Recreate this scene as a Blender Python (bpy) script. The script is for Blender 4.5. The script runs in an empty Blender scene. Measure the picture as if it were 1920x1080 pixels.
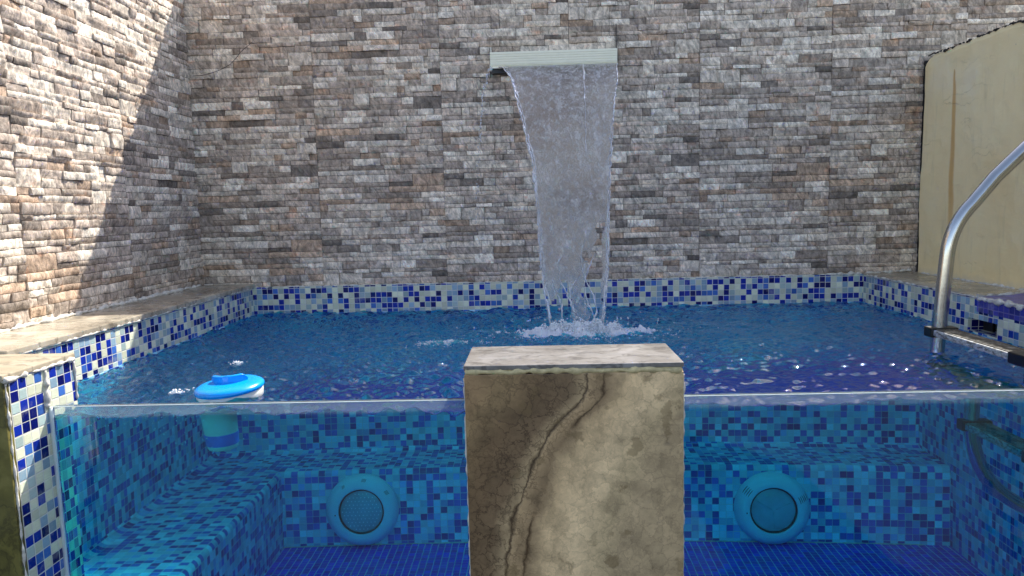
import bpy, bmesh, math, random
import numpy as np
from mathutils import Vector, Matrix, noise as mnoise

random.seed(7)
RNG = np.random.RandomState(11)
S = bpy.context.scene
COL = S.collection

# ------------------------------------------------------------------ camera
cam_d = bpy.data.cameras.new("camera")
cam = bpy.data.objects.new("camera", cam_d)
COL.objects.link(cam)
PITCH, ROLL, YAW, F = .1105, -.0258, -.0335, 1333.9
fw = Vector((math.sin(YAW) * math.cos(PITCH), math.cos(YAW) * math.cos(PITCH), -math.sin(PITCH)))
rt = Vector((math.cos(YAW), -math.sin(YAW), 0))
up = rt.cross(fw)
r2 = math.cos(ROLL) * rt + math.sin(ROLL) * up
u2 = -math.sin(ROLL) * rt + math.cos(ROLL) * up
M = Matrix((r2, u2, -fw)).transposed().to_4x4()
M.translation = Vector((0, 0, .485))
cam.matrix_world = M
cam_d.sensor_width = 36
cam_d.lens = F / 1920 * 36
cam_d.clip_start = .02
cam_d.clip_end = 500
S.camera = cam

# ------------------------------------------------------------------ light
SUN = Vector((.70, .947, 1.344)).normalized()          # towards the sun, behind and right of the stone wall
elev = math.asin(SUN.z)
azim = math.atan2(SUN.x, SUN.y)
w = bpy.data.worlds.new("World")
S.world = w
w.use_nodes = True
wn = w.node_tree
sky = wn.nodes.new("ShaderNodeTexSky")
sky.sky_type = 'NISHITA'
sky.sun_disc = False
sky.sun_elevation = elev
sky.sun_rotation = azim
sky.air_density = .75
sky.dust_density = 1.
sky.ozone_density = 1.0
bg = wn.nodes["Background"]
bg.inputs[1].default_value = .13
wb = wn.nodes.new("ShaderNodeMix")                     # camera white balance for open shade
wb.data_type = 'RGBA'
wb.blend_type = 'MULTIPLY'
wb.inputs[0].default_value = 1
wb.inputs[7].default_value = (1.13, .985, .88, 1)
wn.links.new(sky.outputs[0], wb.inputs[6])
wn.links.new(wb.outputs[2], bg.inputs[0])
sun_d = bpy.data.lights.new("sun", 'SUN')
sun_d.energy = 2.8
sun_d.angle = math.radians(.5)
sun_d.color = (1, .95, .87)
sun = bpy.data.objects.new("sun", sun_d)
COL.objects.link(sun)
sun.rotation_euler = SUN.to_track_quat('Z', 'Y').to_euler()
sun.location = (3, 4, 6)
S.view_settings.view_transform = 'Standard'
S.view_settings.look = 'None'
S.view_settings.gamma = 1
S.view_settings.use_curve_mapping = False
S.view_settings.exposure = 1.62
cy = S.cycles
cy.max_bounces = 16
cy.diffuse_bounces = 5
cy.glossy_bounces = 6
cy.transmission_bounces = 14
cy.transparent_max_bounces = 12
cy.caustics_reflective = False
cy.caustics_refractive = True
cy.blur_glossy = .25
cy.sample_clamp_indirect = 6
cy.use_denoising = True

# ------------------------------------------------------------------ fitted sizes (metres; z = 0 is the still water)
P = .0269                       # mosaic pitch
XL, XR, B = -1.393, 1.569, 3.45
XSL, XCR = -1.635, 1.821
ZC = .130
ZBN, YB, ZF, XBL = -.534, 3.135, -.840, -1.030
W0 = 1.680                      # outer face of the acrylic
WT = .022
XP, YP0, YP1 = -1.207, 1.545, 1.785
TOPZ = 1.61
GZ = -.95


# ------------------------------------------------------------------ materials
def srgb(r, g, b):
    f = lambda c: (c / 255 / 12.92) if c <= 10 else ((c / 255 + .055) / 1.055) ** 2.4
    return (f(r), f(g), f(b), 1)


class NT:
    def __init__(s, name):
        s.m = bpy.data.materials.new(name)
        s.m.use_nodes = True
        s.t = s.m.node_tree
        s.t.nodes.clear()
        s.out = s.n("ShaderNodeOutputMaterial")

    def n(s, typ, ins=None, **kw):
        nd = s.t.nodes.new(typ)
        for k, v in kw.items():
            setattr(nd, k, v)
        for k, v in (ins or {}).items():
            sock = nd.inputs[k]
            if hasattr(v, "is_output"):
                s.t.links.new(v, sock)
            else:
                sock.default_value = v
        return nd

    def math(s, op, a, b=0., c=0., clamp=False):
        return s.n("ShaderNodeMath", {0: a, 1: b, 2: c}, operation=op, use_clamp=clamp).outputs[0]

    def vmath(s, op, a, b=(0, 0, 0)):
        nd = s.n("ShaderNodeVectorMath", {0: a, 1: b}, operation=op)
        return nd.outputs[1] if op in ('LENGTH', 'DOT_PRODUCT', 'DISTANCE') else nd.outputs[0]

    def scale(s, a, k):
        nd = s.n("ShaderNodeVectorMath", {0: a}, operation='SCALE')
        if hasattr(k, "is_output"):
            s.t.links.new(k, nd.inputs[3])
        else:
            nd.inputs[3].default_value = k
        return nd.outputs[0]

    def mix(s, f, a, b, mode='MIX'):
        nd = s.n("ShaderNodeMix", None, data_type='RGBA', blend_type=mode)
        for i, v in ((0, f), (6, a), (7, b)):
            if hasattr(v, "is_output"):
                s.t.links.new(v, nd.inputs[i])
            else:
                nd.inputs[i].default_value = v
        return nd.outputs[2]

    def ramp(s, f, stops, interp='LINEAR'):
        nd = s.n("ShaderNodeValToRGB", {0: f})
        cr = nd.color_ramp
        cr.interpolation = interp
        while len(cr.elements) < len(stops):
            cr.elements.new(.5)
        for e, (p, c) in zip(cr.elements, stops):
            e.position = p
            e.color = c if not isinstance(c, (int, float)) else (c, c, c, 1)
        return nd.outputs[0]

    def noise(s, vec, scale, detail=3, rough=.55, dist=0., col=False):
        nd = s.n("ShaderNodeTexNoise", {"Vector": vec, "Scale": scale, "Detail": detail, "Roughness": rough, "Distortion": dist})
        return nd.outputs[1 if col else 0]

    def pos(s):
        return s.n("ShaderNodeNewGeometry").outputs["Position"]

    def obj(s):
        return s.n("ShaderNodeTexCoord").outputs["Object"]

    def bump(s, h, strength, dist, nrm=None):
        ins = {"Height": h, "Strength": strength, "Distance": dist}
        if nrm is not None:
            ins["Normal"] = nrm
        return s.n("ShaderNodeBump", ins).outputs[0]

    def pbr(s, **kw):
        ins = {k.replace("_", " "): v for k, v in kw.items()}
        nd = s.n("ShaderNodeBsdfPrincipled", ins)
        s.t.links.new(nd.outputs[0], s.out.inputs[0])
        return nd


def plain(name, col, rough=.5, metal=0., spec=.5, noise_amt=.12, nscale=18, bump=.0006, **extra):
    m = NT(name)
    o = m.obj()
    f = m.noise(o, nscale, 5, .6)
    c = m.mix(m.ramp(f, [(.3, 0), (.7, 1)]), tuple(x * (1 - noise_amt) for x in col[:3]) + (1,), tuple(min(1, x * (1 + noise_amt)) for x in col[:3]) + (1,))
    f2 = m.noise(o, nscale * 6, 3, .6)
    r = m.math('MULTIPLY_ADD', f2, .2, rough - .1)
    m.pbr(Base_Color=c, Roughness=r, Metallic=metal, Specular_IOR_Level=spec, Normal=m.bump(f2, .5, bump), **extra)
    return m.m


def mosaic(name, stops, grout, pitch=P, seed=0., rough=.12, gw=.035, tilt=.05, dirt=.5, yk=1.):
    m = NT(name)
    uv = m.n("ShaderNodeUVMap", uv_map="UVMap").outputs[0]
    wob = m.scale(m.vmath('SUBTRACT', m.noise(uv, 5, 1, .5, col=True), (.5, .5, .5)), .0018)
    uv = m.vmath('MULTIPLY', m.vmath('ADD', uv, wob), (1, 1, 0))
    sc = m.scale(uv, 1 / pitch)
    cell = m.vmath('FLOOR', sc)
    fr = m.vmath('FRACTION', sc)
    cid = m.vmath('ADD', cell, (.5 + seed, .5, seed))
    wn1 = m.n("ShaderNodeTexWhiteNoise", {"Vector": cid}, noise_dimensions='3D')
    wn2 = m.n("ShaderNodeTexWhiteNoise", {"Vector": m.vmath('ADD', cid, (17.3, 5.1, 2.2))}, noise_dimensions='3D')
    base = m.ramp(wn1.outputs[0], stops, 'CONSTANT')
    # each glass tile is a little lighter or darker, streaky inside
    v = m.math('MULTIPLY_ADD', wn2.outputs[0], .42, .76)
    streak = m.noise(m.vmath('MULTIPLY', uv, (60, 260, 1)), 1, 4, .7)
    v = m.math('MULTIPLY', v, m.math('MULTIPLY_ADD', streak, .5, .75))
    col = m.mix(1., base, m.n("ShaderNodeCombineColor", {0: v, 1: v, 2: v}).outputs[0], 'MULTIPLY')
    jit = m.vmath('MULTIPLY', m.vmath('SUBTRACT', wn2.outputs[1], (.5, .5, .5)), (.045, .045, 0))
    d = m.vmath('SUBTRACT', (.5, .5, 0), m.vmath('ABSOLUTE', m.vmath('ADD', m.vmath('SUBTRACT', fr, (.5, .5, 0)), jit)))
    sx = m.n("ShaderNodeSeparateXYZ", {0: d})
    dd = m.math('MINIMUM', sx.outputs[0], m.math('MULTIPLY', sx.outputs[1], yk))
    g = m.ramp(dd, [(gw, 0), (gw + .022, 1)])
    pn = m.noise(m.pos(), 40, 5, .65)
    gcol = m.mix(pn, tuple(x * .6 for x in grout[:3]) + (1,), grout)
    c = m.mix(g, gcol, col)
    # lime film in patches, some tiles chipped
    lime = m.ramp(m.noise(m.pos(), 7, 6, .7), [(.56, 0), (.75, dirt)])
    c = m.mix(lime, c, srgb(190, 190, 175))
    nrm = m.bump(m.ramp(dd, [(gw - .01, 0), (gw + .06, 1)]), .6, .0012)
    tl = m.scale(m.vmath('SUBTRACT', wn1.outputs[1], (.5, .5, .5)), tilt)
    nrm = m.vmath('NORMALIZE', m.vmath('ADD', nrm, tl))
    r = m.math('ADD', m.math('MULTIPLY', m.math('SUBTRACT', 1., g), .5), m.math('MULTIPLY_ADD', lime, .4, rough))
    m.pbr(Base_Color=c, Roughness=r, Normal=nrm)
    return m.m


CREAM, GREYB, MIDB, DARKB, NAVY = srgb(214, 218, 190), srgb(138, 165, 182), srgb(62, 105, 178), srgb(22, 44, 148), srgb(14, 20, 96)
M_TILE = mosaic("mosaic_glass_mix", [(0, CREAM), (.30, GREYB), (.47, srgb(165, 185, 180)), (.57, MIDB), (.66, DARKB), (.88, NAVY)], srgb(225, 225, 215))
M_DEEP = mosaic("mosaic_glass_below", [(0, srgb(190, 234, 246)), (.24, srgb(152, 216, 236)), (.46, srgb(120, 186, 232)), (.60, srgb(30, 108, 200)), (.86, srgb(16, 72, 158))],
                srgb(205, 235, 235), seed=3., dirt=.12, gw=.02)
M_FLOOR = mosaic("mosaic_royal_blue", [(0, srgb(26, 58, 222)), (.4, srgb(20, 48, 205)), (.75, srgb(34, 72, 235))], srgb(205, 215, 245), seed=5., gw=.055, tilt=.03, dirt=.1, yk=3.5)
M_DECK = mosaic("mosaic_violet_blue", [(0, srgb(58, 54, 150)), (.4, srgb(70, 66, 170)), (.75, srgb(48, 46, 132))], srgb(130, 125, 175), seed=8., gw=.04, rough=.3)  # blue tiles with the sky's violet reflection put into their colour


def stone_mat():
    m = NT("split_face_stone_cladding")
    a = m.n("ShaderNodeVertexColor", layer_name="Col")
    o = m.pos()
    # chisel streaks: mostly upright, slanting
    st = m.noise(m.vmath('MULTIPLY', m.vmath('ADD', m.n('ShaderNodeVectorRotate', {'Vector': o, 'Angle': .35}, rotation_type='Y_AXIS').outputs[0], m.scale(m.noise(o, 14, 2, .5, col=True), .07)), (80, 80, 26)), 1, 5, .65)
    fine = m.noise(o, 260, 4, .7)
    blot = m.noise(o, 26, 5, .65)
    k = m.math('MULTIPLY', m.ramp(st, [(.32, .5), (.5, 1.0), (.66, 1.45)]), m.ramp(blot, [(.32, .62), (.68, 1.32)]))
    k = m.math('MULTIPLY', k, m.ramp(fine, [(.25, .8), (.75, 1.18)]))
    c = m.mix(1., a.outputs[0], m.n("ShaderNodeCombineColor", {0: k, 1: k, 2: k}).outputs[0], 'MULTIPLY')
    # rusty bleeding and pale mineral crust
    rust = m.ramp(m.noise(m.vmath('MULTIPLY', o, (14, 14, 30)), 1, 4, .6), [(.60, 0), (.74, .5)])
    c = m.mix(rust, c, m.mix(1., c, (1.35, .82, .6, 1), 'MULTIPLY'))
    pale = m.ramp(m.noise(o, 70, 6, .75), [(.6, 0), (.72, .4)])
    c = m.mix(pale, c, srgb(205, 200, 190))
    h = m.math('ADD', m.math('MULTIPLY', st, 1.), m.math('MULTIPLY', fine, .35))
    m.pbr(Base_Color=c, Roughness=m.math('MULTIPLY_ADD', blot, .3, .5), Specular_IOR_Level=.4, Normal=m.bump(h, 1., .0032))
    return m.m


M_STONE = stone_mat()


def marble(name, c1, c2, c3, sc=5., rough=.3, wet=0.):
    m = NT(name)
    o = m.pos()
    wv = m.scale(m.noise(o, sc, 4, .6, col=True), .35)
    n1 = m.noise(m.vmath('ADD', o, wv), sc * 1.3, 7, .62)
    c = m.ramp(n1, [(.3, c1), (.5, c2), (.68, c3)])
    n2 = m.noise(m.vmath('ADD', m.vmath('MULTIPLY', o, (1, 2.4, 1)), wv), sc * .9, 5, .6)
    vein = m.math('ABSOLUTE', m.math('SUBTRACT', n2, .5))
    vm = m.ramp(vein, [(.0, .6), (.03, 0)])
    c = m.mix(vm, c, tuple(x * .45 for x in c1[:3]) + (1,))
    sp = m.ramp(m.noise(o, 120, 4, .7), [(.62, 0), (.7, .35)])
    c = m.mix(sp, c, tuple(x * .4 for x in c1[:3]) + (1,))
    r = m.ramp(m.noise(o, 8, 4, .6), [(.4, max(.04, rough - wet)), (.6, rough + .12)])
    m.pbr(Base_Color=c, Roughness=r, Normal=m.bump(m.noise(o, 60, 5, .7), .35, .0015))
    return m.m


M_COPING = marble("beige_marble_slab", srgb(120, 110, 95), srgb(172, 162, 142), srgb(196, 188, 170), 4., .34, .2)
M_CAP = marble("grey_white_marble_cap", srgb(92, 86, 80), srgb(128, 124, 118), srgb(146, 143, 140), 5., .3)
M_CREAMTOP = marble("cream_marble_cap", srgb(140, 128, 106), srgb(168, 156, 132), srgb(184, 174, 152), 4., .4)
M_GREEN = marble("olive_brown_marble", srgb(70, 66, 30), srgb(104, 98, 46), srgb(128, 120, 66), 6., .3)


def block_mat():
    m = NT("brown_breccia_marble")
    o = m.pos()
    s = m.n("ShaderNodeSeparateXYZ", {0: o})
    x, z = s.outputs[0], s.outputs[2]
    cr = m.n("ShaderNodeFloatCurve", {"Factor": 1., "Value": m.math('MULTIPLY_ADD', z, 1 / .56, .43 / .56)})
    pts = [(-.43, -.088), (-.36, -.079), (-.265, -.066), (-.205, -.042), (-.12, -.012), (-.06, .024), (-.01, .062), (.04, .110), (.117, .122)]
    cv = cr.mapping.curves[0]
    while len(cv.points) < len(pts):
        cv.points.new(.5, .5)
    for pnt, (zz, xx) in zip(cv.points, pts):
        pnt.location = ((zz + .43) / .56, (xx + .1) / .25)
    cr.mapping.update()
    xc = m.math('MULTIPLY_ADD', cr.outputs[0], .25, -.1)
    n1 = m.math('SUBTRACT', m.noise(o, 9, 6, .62), .5)
    n2 = m.math('SUBTRACT', m.noise(o, 38, 5, .65), .5)
    d = m.math('SUBTRACT', x, xc)
    d = m.math('ADD', d, m.math('ADD', m.math('MULTIPLY', n1, .05), m.math('MULTIPLY', n2, .016)))
    zone = m.ramp(m.math('MULTIPLY_ADD', d, 1.8, .5), [
        (.0, srgb(165, 138, 100)), (.12, srgb(148, 127, 90)), (.28, srgb(116, 96, 68)), (.42, srgb(122, 103, 76)), (.49, srgb(180, 160, 122)),
        (.515, srgb(186, 162, 122)), (.58, srgb(146, 126, 94)), (.66, srgb(214, 190, 146)), (.80, srgb(232, 209, 164)), (.92, srgb(196, 178, 138)), (1., srgb(184, 166, 130))])
    wv = m.scale(m.noise(o, 16, 5, .65, col=True), .055)
    ow = m.vmath('ADD', o, wv)
    ow = m.vmath('ADD', ow, m.scale(m.noise(o, 75, 4, .7, col=True), .022))
    vo = m.n("ShaderNodeTexVoronoi", {"Vector": ow, "Scale": 26.}, feature='DISTANCE_TO_EDGE').outputs[0]
    vo2 = m.n("ShaderNodeTexVoronoi", {"Vector": ow, "Scale": 60.}, feature='DISTANCE_TO_EDGE').outputs[0]
    left = m.ramp(m.math('MULTIPLY_ADD', d, 1.8, .5), [(.1, .55), (.40, 1), (.5, .7), (.62, .25), (1, .35)])
    ed = m.math('MULTIPLY', m.ramp(vo, [(0, .85), (.05, 0)]), left)
    ed2 = m.math('MULTIPLY', m.ramp(vo2, [(0, .6), (.09, 0)]), m.math('MULTIPLY', left, m.ramp(m.noise(o, 12, 3), [(.42, 0), (.6, 1)])))
    cellc = m.n("ShaderNodeTexVoronoi", {"Vector": ow, "Scale": 26.}).outputs["Color"]
    cs = m.n("ShaderNodeSeparateColor", {0: cellc}).outputs[0]
    kk = m.math('MULTIPLY_ADD', cs, .16, .92)
    blot = m.ramp(m.noise(ow, 22, 7, .7), [(.3, .62), (.52, 1.), (.7, 1.25)])
    kk = m.math('MULTIPLY', kk, blot)
    c = m.mix(1., zone, m.n("ShaderNodeCombineColor", {0: kk, 1: kk, 2: kk}).outputs[0], 'MULTIPLY')
    c = m.mix(m.math('MAXIMUM', ed, ed2), c, srgb(52, 36, 20))
    c = m.mix(1., c, (1.04, .955, .9, 1), 'MULTIPLY')
    # the two long cracks, opening and closing
    wid = m.ramp(m.noise(o, 13, 3, .5), [(.35, .0018), (.5, .0055), (.68, .014)])
    c1 = m.math('SUBTRACT', 1., m.math('DIVIDE', m.math('ABSOLUTE', d), wid), clamp=True)
    c = m.mix(m.math('MULTIPLY', c1, .95, clamp=True), c, srgb(60, 42, 24))
    d2 = m.math('SUBTRACT', d, .04)
    c2 = m.math('SUBTRACT', 1., m.math('DIVIDE', m.math('ABSOLUTE', d2), m.math('MULTIPLY', wid, .8)), clamp=True)
    c2 = m.math('MULTIPLY', c2, m.ramp(m.noise(o, 7, 2), [(.4, 0), (.55, 1)]))
    c = m.mix(c2, c, srgb(70, 50, 28))
    tan = m.ramp(m.noise(ow, 14, 3, .5), [(.6, 0), (.64, .5)])
    c = m.mix(tan, c, srgb(112, 92, 58))
    sp = m.ramp(m.noise(o, 420, 3, .7), [(.7, 0), (.76, .7)])
    c = m.mix(m.math('MULTIPLY', sp, m.ramp(m.math('MULTIPLY_ADD', d, 1.8, .5), [(.4, 0), (.5, 1), (.56, .2)])), c, srgb(215, 205, 170))
    hh = m.math('SUBTRACT', m.noise(o, 90, 4, .7), m.math('MULTIPLY', c1, 1.2))
    m.pbr(Base_Color=c, Roughness=m.math('MULTIPLY_ADD', blot, .1, .28), Normal=m.bump(hh, .35, .0012))
    return m.m


M_BLOCK = block_mat()


def plaster_mat():
    m = NT("stained_cream_plaster")
    o = m.pos()
    s = m.n("ShaderNodeSeparateXYZ", {0: o})
    y, z = s.outputs[1], s.outputs[2]
    c = m.ramp(m.noise(o, 2.4, 6, .6), [(.3, srgb(244, 218, 162)), (.55, srgb(248, 228, 178)), (.75, srgb(246, 232, 198))])
    up_ = m.ramp(m.noise(m.vmath('MULTIPLY', o, (30, 30, 4)), 1, 5, .65), [(.55, 0), (.8, .3)])
    c = m.mix(up_, c, srgb(160, 148, 118))
    # rust run
    wob = m.math('MULTIPLY_ADD', m.noise(o, 6, 3), .02, -.01)
    zt = m.math('DIVIDE', m.math('SUBTRACT', 1.03, z), .5, clamp=True)
    wd = m.math('MULTIPLY_ADD', m.math('POWER', zt, .35), .020, .004)
    run = m.math('DIVIDE', m.math('ABSOLUTE', m.math('SUBTRACT', m.math('ADD', y, wob), m.math('MULTIPLY_ADD', z, .03, 3.178))), wd)
    run = m.ramp(run, [(.45, .75), (1., 0)])
    run = m.math('MULTIPLY', run, m.math('LESS_THAN', z, 1.035))
    run = m.math('MULTIPLY', run, m.ramp(z, [(.25, .4), (.5, 1)]))
    c = m.mix(run, c, srgb(206, 156, 82))
    # crack lines
    wo = m.vmath('ADD', m.vmath('MULTIPLY', o, (1, .35, 1.6)), m.scale(m.noise(o, 8, 5, .6, col=True), .2))
    ck = m.math('ABSOLUTE', m.math('SUBTRACT', m.noise(m.vmath('MULTIPLY', wo, (1, .5, 1.5)), 4.2, 2, .45), .5))
    cr = m.math('MULTIPLY', m.ramp(ck, [(0, .32), (.005, 0)]), m.ramp(m.noise(o, 3.1, 2), [(.5, 0), (.62, 1)]))
    c = m.mix(cr, c, srgb(110, 98, 74))
    pk = m.ramp(m.noise(m.vmath('MULTIPLY', o, (40, 40, 26)), 1, 5, .7), [(.70, 0), (.74, .7)])
    c = m.mix(pk, c, srgb(120, 112, 92))
    wh = m.ramp(m.noise(m.vmath('MULTIPLY', o, (22, 22, 7)), 1, 4, .7), [(.7, 0), (.74, .9)])
    wh = m.math('MULTIPLY', wh, m.ramp(z, [(.12, 1), (.5, 0)]))
    c = m.mix(wh, c, srgb(226, 222, 210))
    low = m.ramp(m.math('ADD', z, m.math('MULTIPLY', m.noise(o, 30, 4), .05)), [(.15, .6), (.19, 0)])
    c = m.mix(low, c, srgb(205, 198, 180))
    h = m.math('ADD', m.noise(m.vmath('MULTIPLY', o, (1, .6, 1.4)), 7, 6, .65), m.math('MULTIPLY', cr, -1.))
    m.pbr(Base_Color=c, Roughness=.75, Normal=m.bump(h, .7, .008))
    return m.m


M_PLASTER = plaster_mat()
M_GROUT = plain("white_grout_crust", srgb(206, 202, 190), .8, nscale=60, noise_amt=.3, bump=.002)
M_CREAMGROUT = plain("yellowed_grout", srgb(196, 180, 134), .75, nscale=60, noise_amt=.3, bump=.002)
M_TAR = plain("black_tar", srgb(26, 24, 24), .7)
M_GROUND = plain("dark_patio_paving", srgb(46, 46, 48), .8, nscale=3, noise_amt=.2)
M_RENDER = plain("grey_render", srgb(150, 144, 134), .85, nscale=6, noise_amt=.2)
M_PVC = plain("ivory_plastic", srgb(242, 240, 218), .35, nscale=30, noise_amt=.04, bump=.0002)
M_BLACKP = plain("black_plastic", srgb(18, 18, 20), .4, nscale=30, noise_amt=.3)
M_BLUEP = plain("sky_blue_plastic", srgb(0, 150, 236), .25, nscale=20, noise_amt=.06, bump=.0001)
M_BLUEB = plain("mid_blue_plastic", srgb(10, 125, 225), .3, nscale=20, noise_amt=.06, bump=.0001)
M_WHITEP = plain("white_plastic", srgb(226, 228, 220), .35, nscale=25, noise_amt=.06, bump=.0002)
M_RING = plain("white_lamp_ring_plastic", srgb(225, 236, 240), .4, nscale=10, noise_amt=.05, bump=.0001)
M_DARKP = plain("dark_gap", srgb(14, 34, 42), .5)
M_LENS = plain("grey_lens", srgb(150, 185, 192), .15, nscale=9, noise_amt=.25)
M_LENSD = plain("dark_lens", srgb(140, 182, 190), .12, nscale=9, noise_amt=.2)
M_LED = plain("led_dot", srgb(235, 240, 240), .3)
M_CHROME = plain("brushed_stainless_steel", srgb(196, 194, 188), .17, metal=1., nscale=14, noise_amt=.08, bump=.0001)
M_WIRE = plain("thin_black_cable", srgb(24, 24, 26), .6)


def tread_mat():
    m = NT("worn_tread_plastic")
    o = m.pos()
    wv = m.noise(m.vmath('MULTIPLY', o, (60, 60, 160)), 1, 6, .75)
    c = m.mix(m.ramp(wv, [(.42, 0), (.6, 1)]), srgb(196, 200, 200), srgb(92, 86, 74))
    m.pbr(Base_Color=c, Roughness=.45, Normal=m.bump(wv, .6, .001))
    return m.m


def tread_top_mat():
    m = NT("worn_dark_tread_top")
    o = m.pos()
    wv = m.noise(m.vmath('MULTIPLY', o, (50, 20, 50)), 1, 6, .75)
    c = m.mix(m.ramp(wv, [(.45, 0), (.6, 1)]), srgb(58, 52, 42), srgb(150, 144, 130))
    m.pbr(Base_Color=c, Roughness=.4, Normal=m.bump(wv, .6, .001))
    return m.m


M_TREAD, M_TREADTOP = tread_mat(), tread_top_mat()


def water_mat(name, bump=.22):
    m = NT(name)
    gn = m.n("ShaderNodeNewGeometry")
    nz = m.n("ShaderNodeSeparateXYZ", {0: gn.outputs["Normal"]}).outputs[2]
    hh = m.math('MULTIPLY', m.noise(m.pos(), 95, 3, .65), m.math('GREATER_THAN', nz, .6))
    m.pbr(Base_Color=(.035, .80, .98, 1), Roughness=0., IOR=1.333, Transmission_Weight=1., Normal=m.bump(hh, bump, .004))
    return m.m


M_WATER = water_mat("pool_water")


def fall_mat():
    m = NT("falling_water")
    o = m.pos()
    ow = m.vmath('ADD', o, m.scale(m.noise(o, 30, 4, .6, col=True), .03))
    hn = m.noise(m.vmath('MULTIPLY', ow, (110, 60, 70)), 1, 5, .7)
    h2 = m.noise(m.vmath('MULTIPLY', ow, (34, 30, 13)), 1, 3, .6)
    h3 = m.noise(m.vmath('MULTIPLY', ow, (70, 60, 46)), 1, 4, .65)
    nrm = m.bump(m.math('ADD', hn, m.math('MULTIPLY', h2, 1.6)), 1., .0032)
    g = m.n("ShaderNodeBsdfGlass", {"Color": (1, 1, 1, 1), "Roughness": .03, "IOR": 1.333, "Normal": nrm})
    tr = m.n("ShaderNodeBsdfTranslucent", {"Color": (.96, .92, .87, 1), "Normal": nrm})
    df = m.n("ShaderNodeBsdfDiffuse", {"Color": (.96, .92, .88, 1), "Normal": nrm})
    ad = m.n("ShaderNodeMixShader", {0: .35, 1: df.outputs[0], 2: tr.outputs[0]})
    fa = m.ramp(h2, [(.42, .0), (.55, .07), (.68, .40)])
    rid = m.ramp(m.math('ABSOLUTE', m.math('SUBTRACT', h3, .5)), [(0, .85), (.028, .0)])  # thin pale lines painted in for sky glints on the sheet
    rid = m.math('MULTIPLY', rid, m.ramp(m.noise(o, 26, 3, .6), [(.42, 0), (.6, 1)]))
    fb = m.ramp(hn, [(.54, 0), (.66, .8)])  # white specks painted in as sparkle
    f = m.math('MAXIMUM', m.math('ADD', fa, m.math('MULTIPLY', fb, .5), clamp=True), rid)
    mx = m.n("ShaderNodeMixShader", {0: f, 1: g.outputs[0], 2: ad.outputs[0]})
    m.t.links.new(mx.outputs[0], m.out.inputs[0])
    return m.m


M_FALL = fall_mat()


def drop_mat():
    m = NT("water_drop")
    g = m.n("ShaderNodeBsdfGlass", {"Color": (1, 1, 1, 1), "Roughness": .02, "IOR": 1.333})
    df = m.n("ShaderNodeBsdfDiffuse", {"Color": (.9, .93, 1, 1)})
    mx = m.n("ShaderNodeMixShader", {0: .3, 1: g.outputs[0], 2: df.outputs[0]})
    m.t.links.new(mx.outputs[0], m.out.inputs[0])
    return m.m


M_DROP = drop_mat()


def foam_mat():
    m = NT("white_foam")
    df = m.n("ShaderNodeBsdfDiffuse", {"Color": (.96, .98, 1, 1)})
    tr = m.n("ShaderNodeBsdfTranslucent", {"Color": (.92, .97, 1, 1)})
    g = m.n("ShaderNodeBsdfGlass", {"Color": (1, 1, 1, 1), "Roughness": .1, "IOR": 1.2})
    a = m.n("ShaderNodeMixShader", {0: .4, 1: df.outputs[0], 2: tr.outputs[0]})
    b = m.n("ShaderNodeMixShader", {0: .05, 1: a.outputs[0], 2: g.outputs[0]})
    m.t.links.new(b.outputs[0], m.out.inputs[0])
    return m.m


M_FOAM = foam_mat()


def acrylic_mat():
    m = NT("clear_acrylic_with_lime_and_sky_haze")
    o = m.pos()
    z = m.n("ShaderNodeSeparateXYZ", {0: o}).outputs[2]
    g = m.n("ShaderNodeBsdfGlass", {"Color": (.97, 1, 1, 1), "Roughness": 0., "IOR": 1.49})
    df = m.n("ShaderNodeBsdfDiffuse", {"Color": (.36, .50, .60, 1)})
    tr = m.n("ShaderNodeBsdfTranslucent", {"Color": (.40, .54, .64, 1)})
    dt = m.n("ShaderNodeMixShader", {0: .5, 1: df.outputs[0], 2: tr.outputs[0]})
    zz = m.math('ADD', z, m.math('MULTIPLY_ADD', m.noise(m.vmath('MULTIPLY', o, (5, 1, 1)), 1, 3), .012, -.006))
    f = m.ramp(m.math('MULTIPLY_ADD', zz, 10., .5), [(.47, .0), (.53, .20)])  # bluish band above water: lime film plus reflected sky put into the colour
    f = m.math('MULTIPLY', f, m.ramp(m.noise(m.vmath('MULTIPLY', o, (9, 9, 30)), 1, 5, .6), [(.3, .75), (.7, 1.2)]))
    # salt runs low on the panel
    sm = m.ramp(m.noise(m.vmath('MULTIPLY', o, (4, 4, 2.5)), 1, 6, .65), [(.5, .0), (.8, .05)])
    mx = m.n("ShaderNodeMixShader", {0: f, 1: g.outputs[0], 2: dt.outputs[0]})
    m.t.links.new(mx.outputs[0], m.out.inputs[0])
    return m.m


M_ACRYL = acrylic_mat()


def edge_mat():
    m = NT("pale_acrylic_edge")
    m.pbr(Base_Color=(.75, .86, .88, 1), Roughness=.25, Transmission_Weight=.35, IOR=1.49)
    return m.m


M_EDGE = edge_mat()


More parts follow.
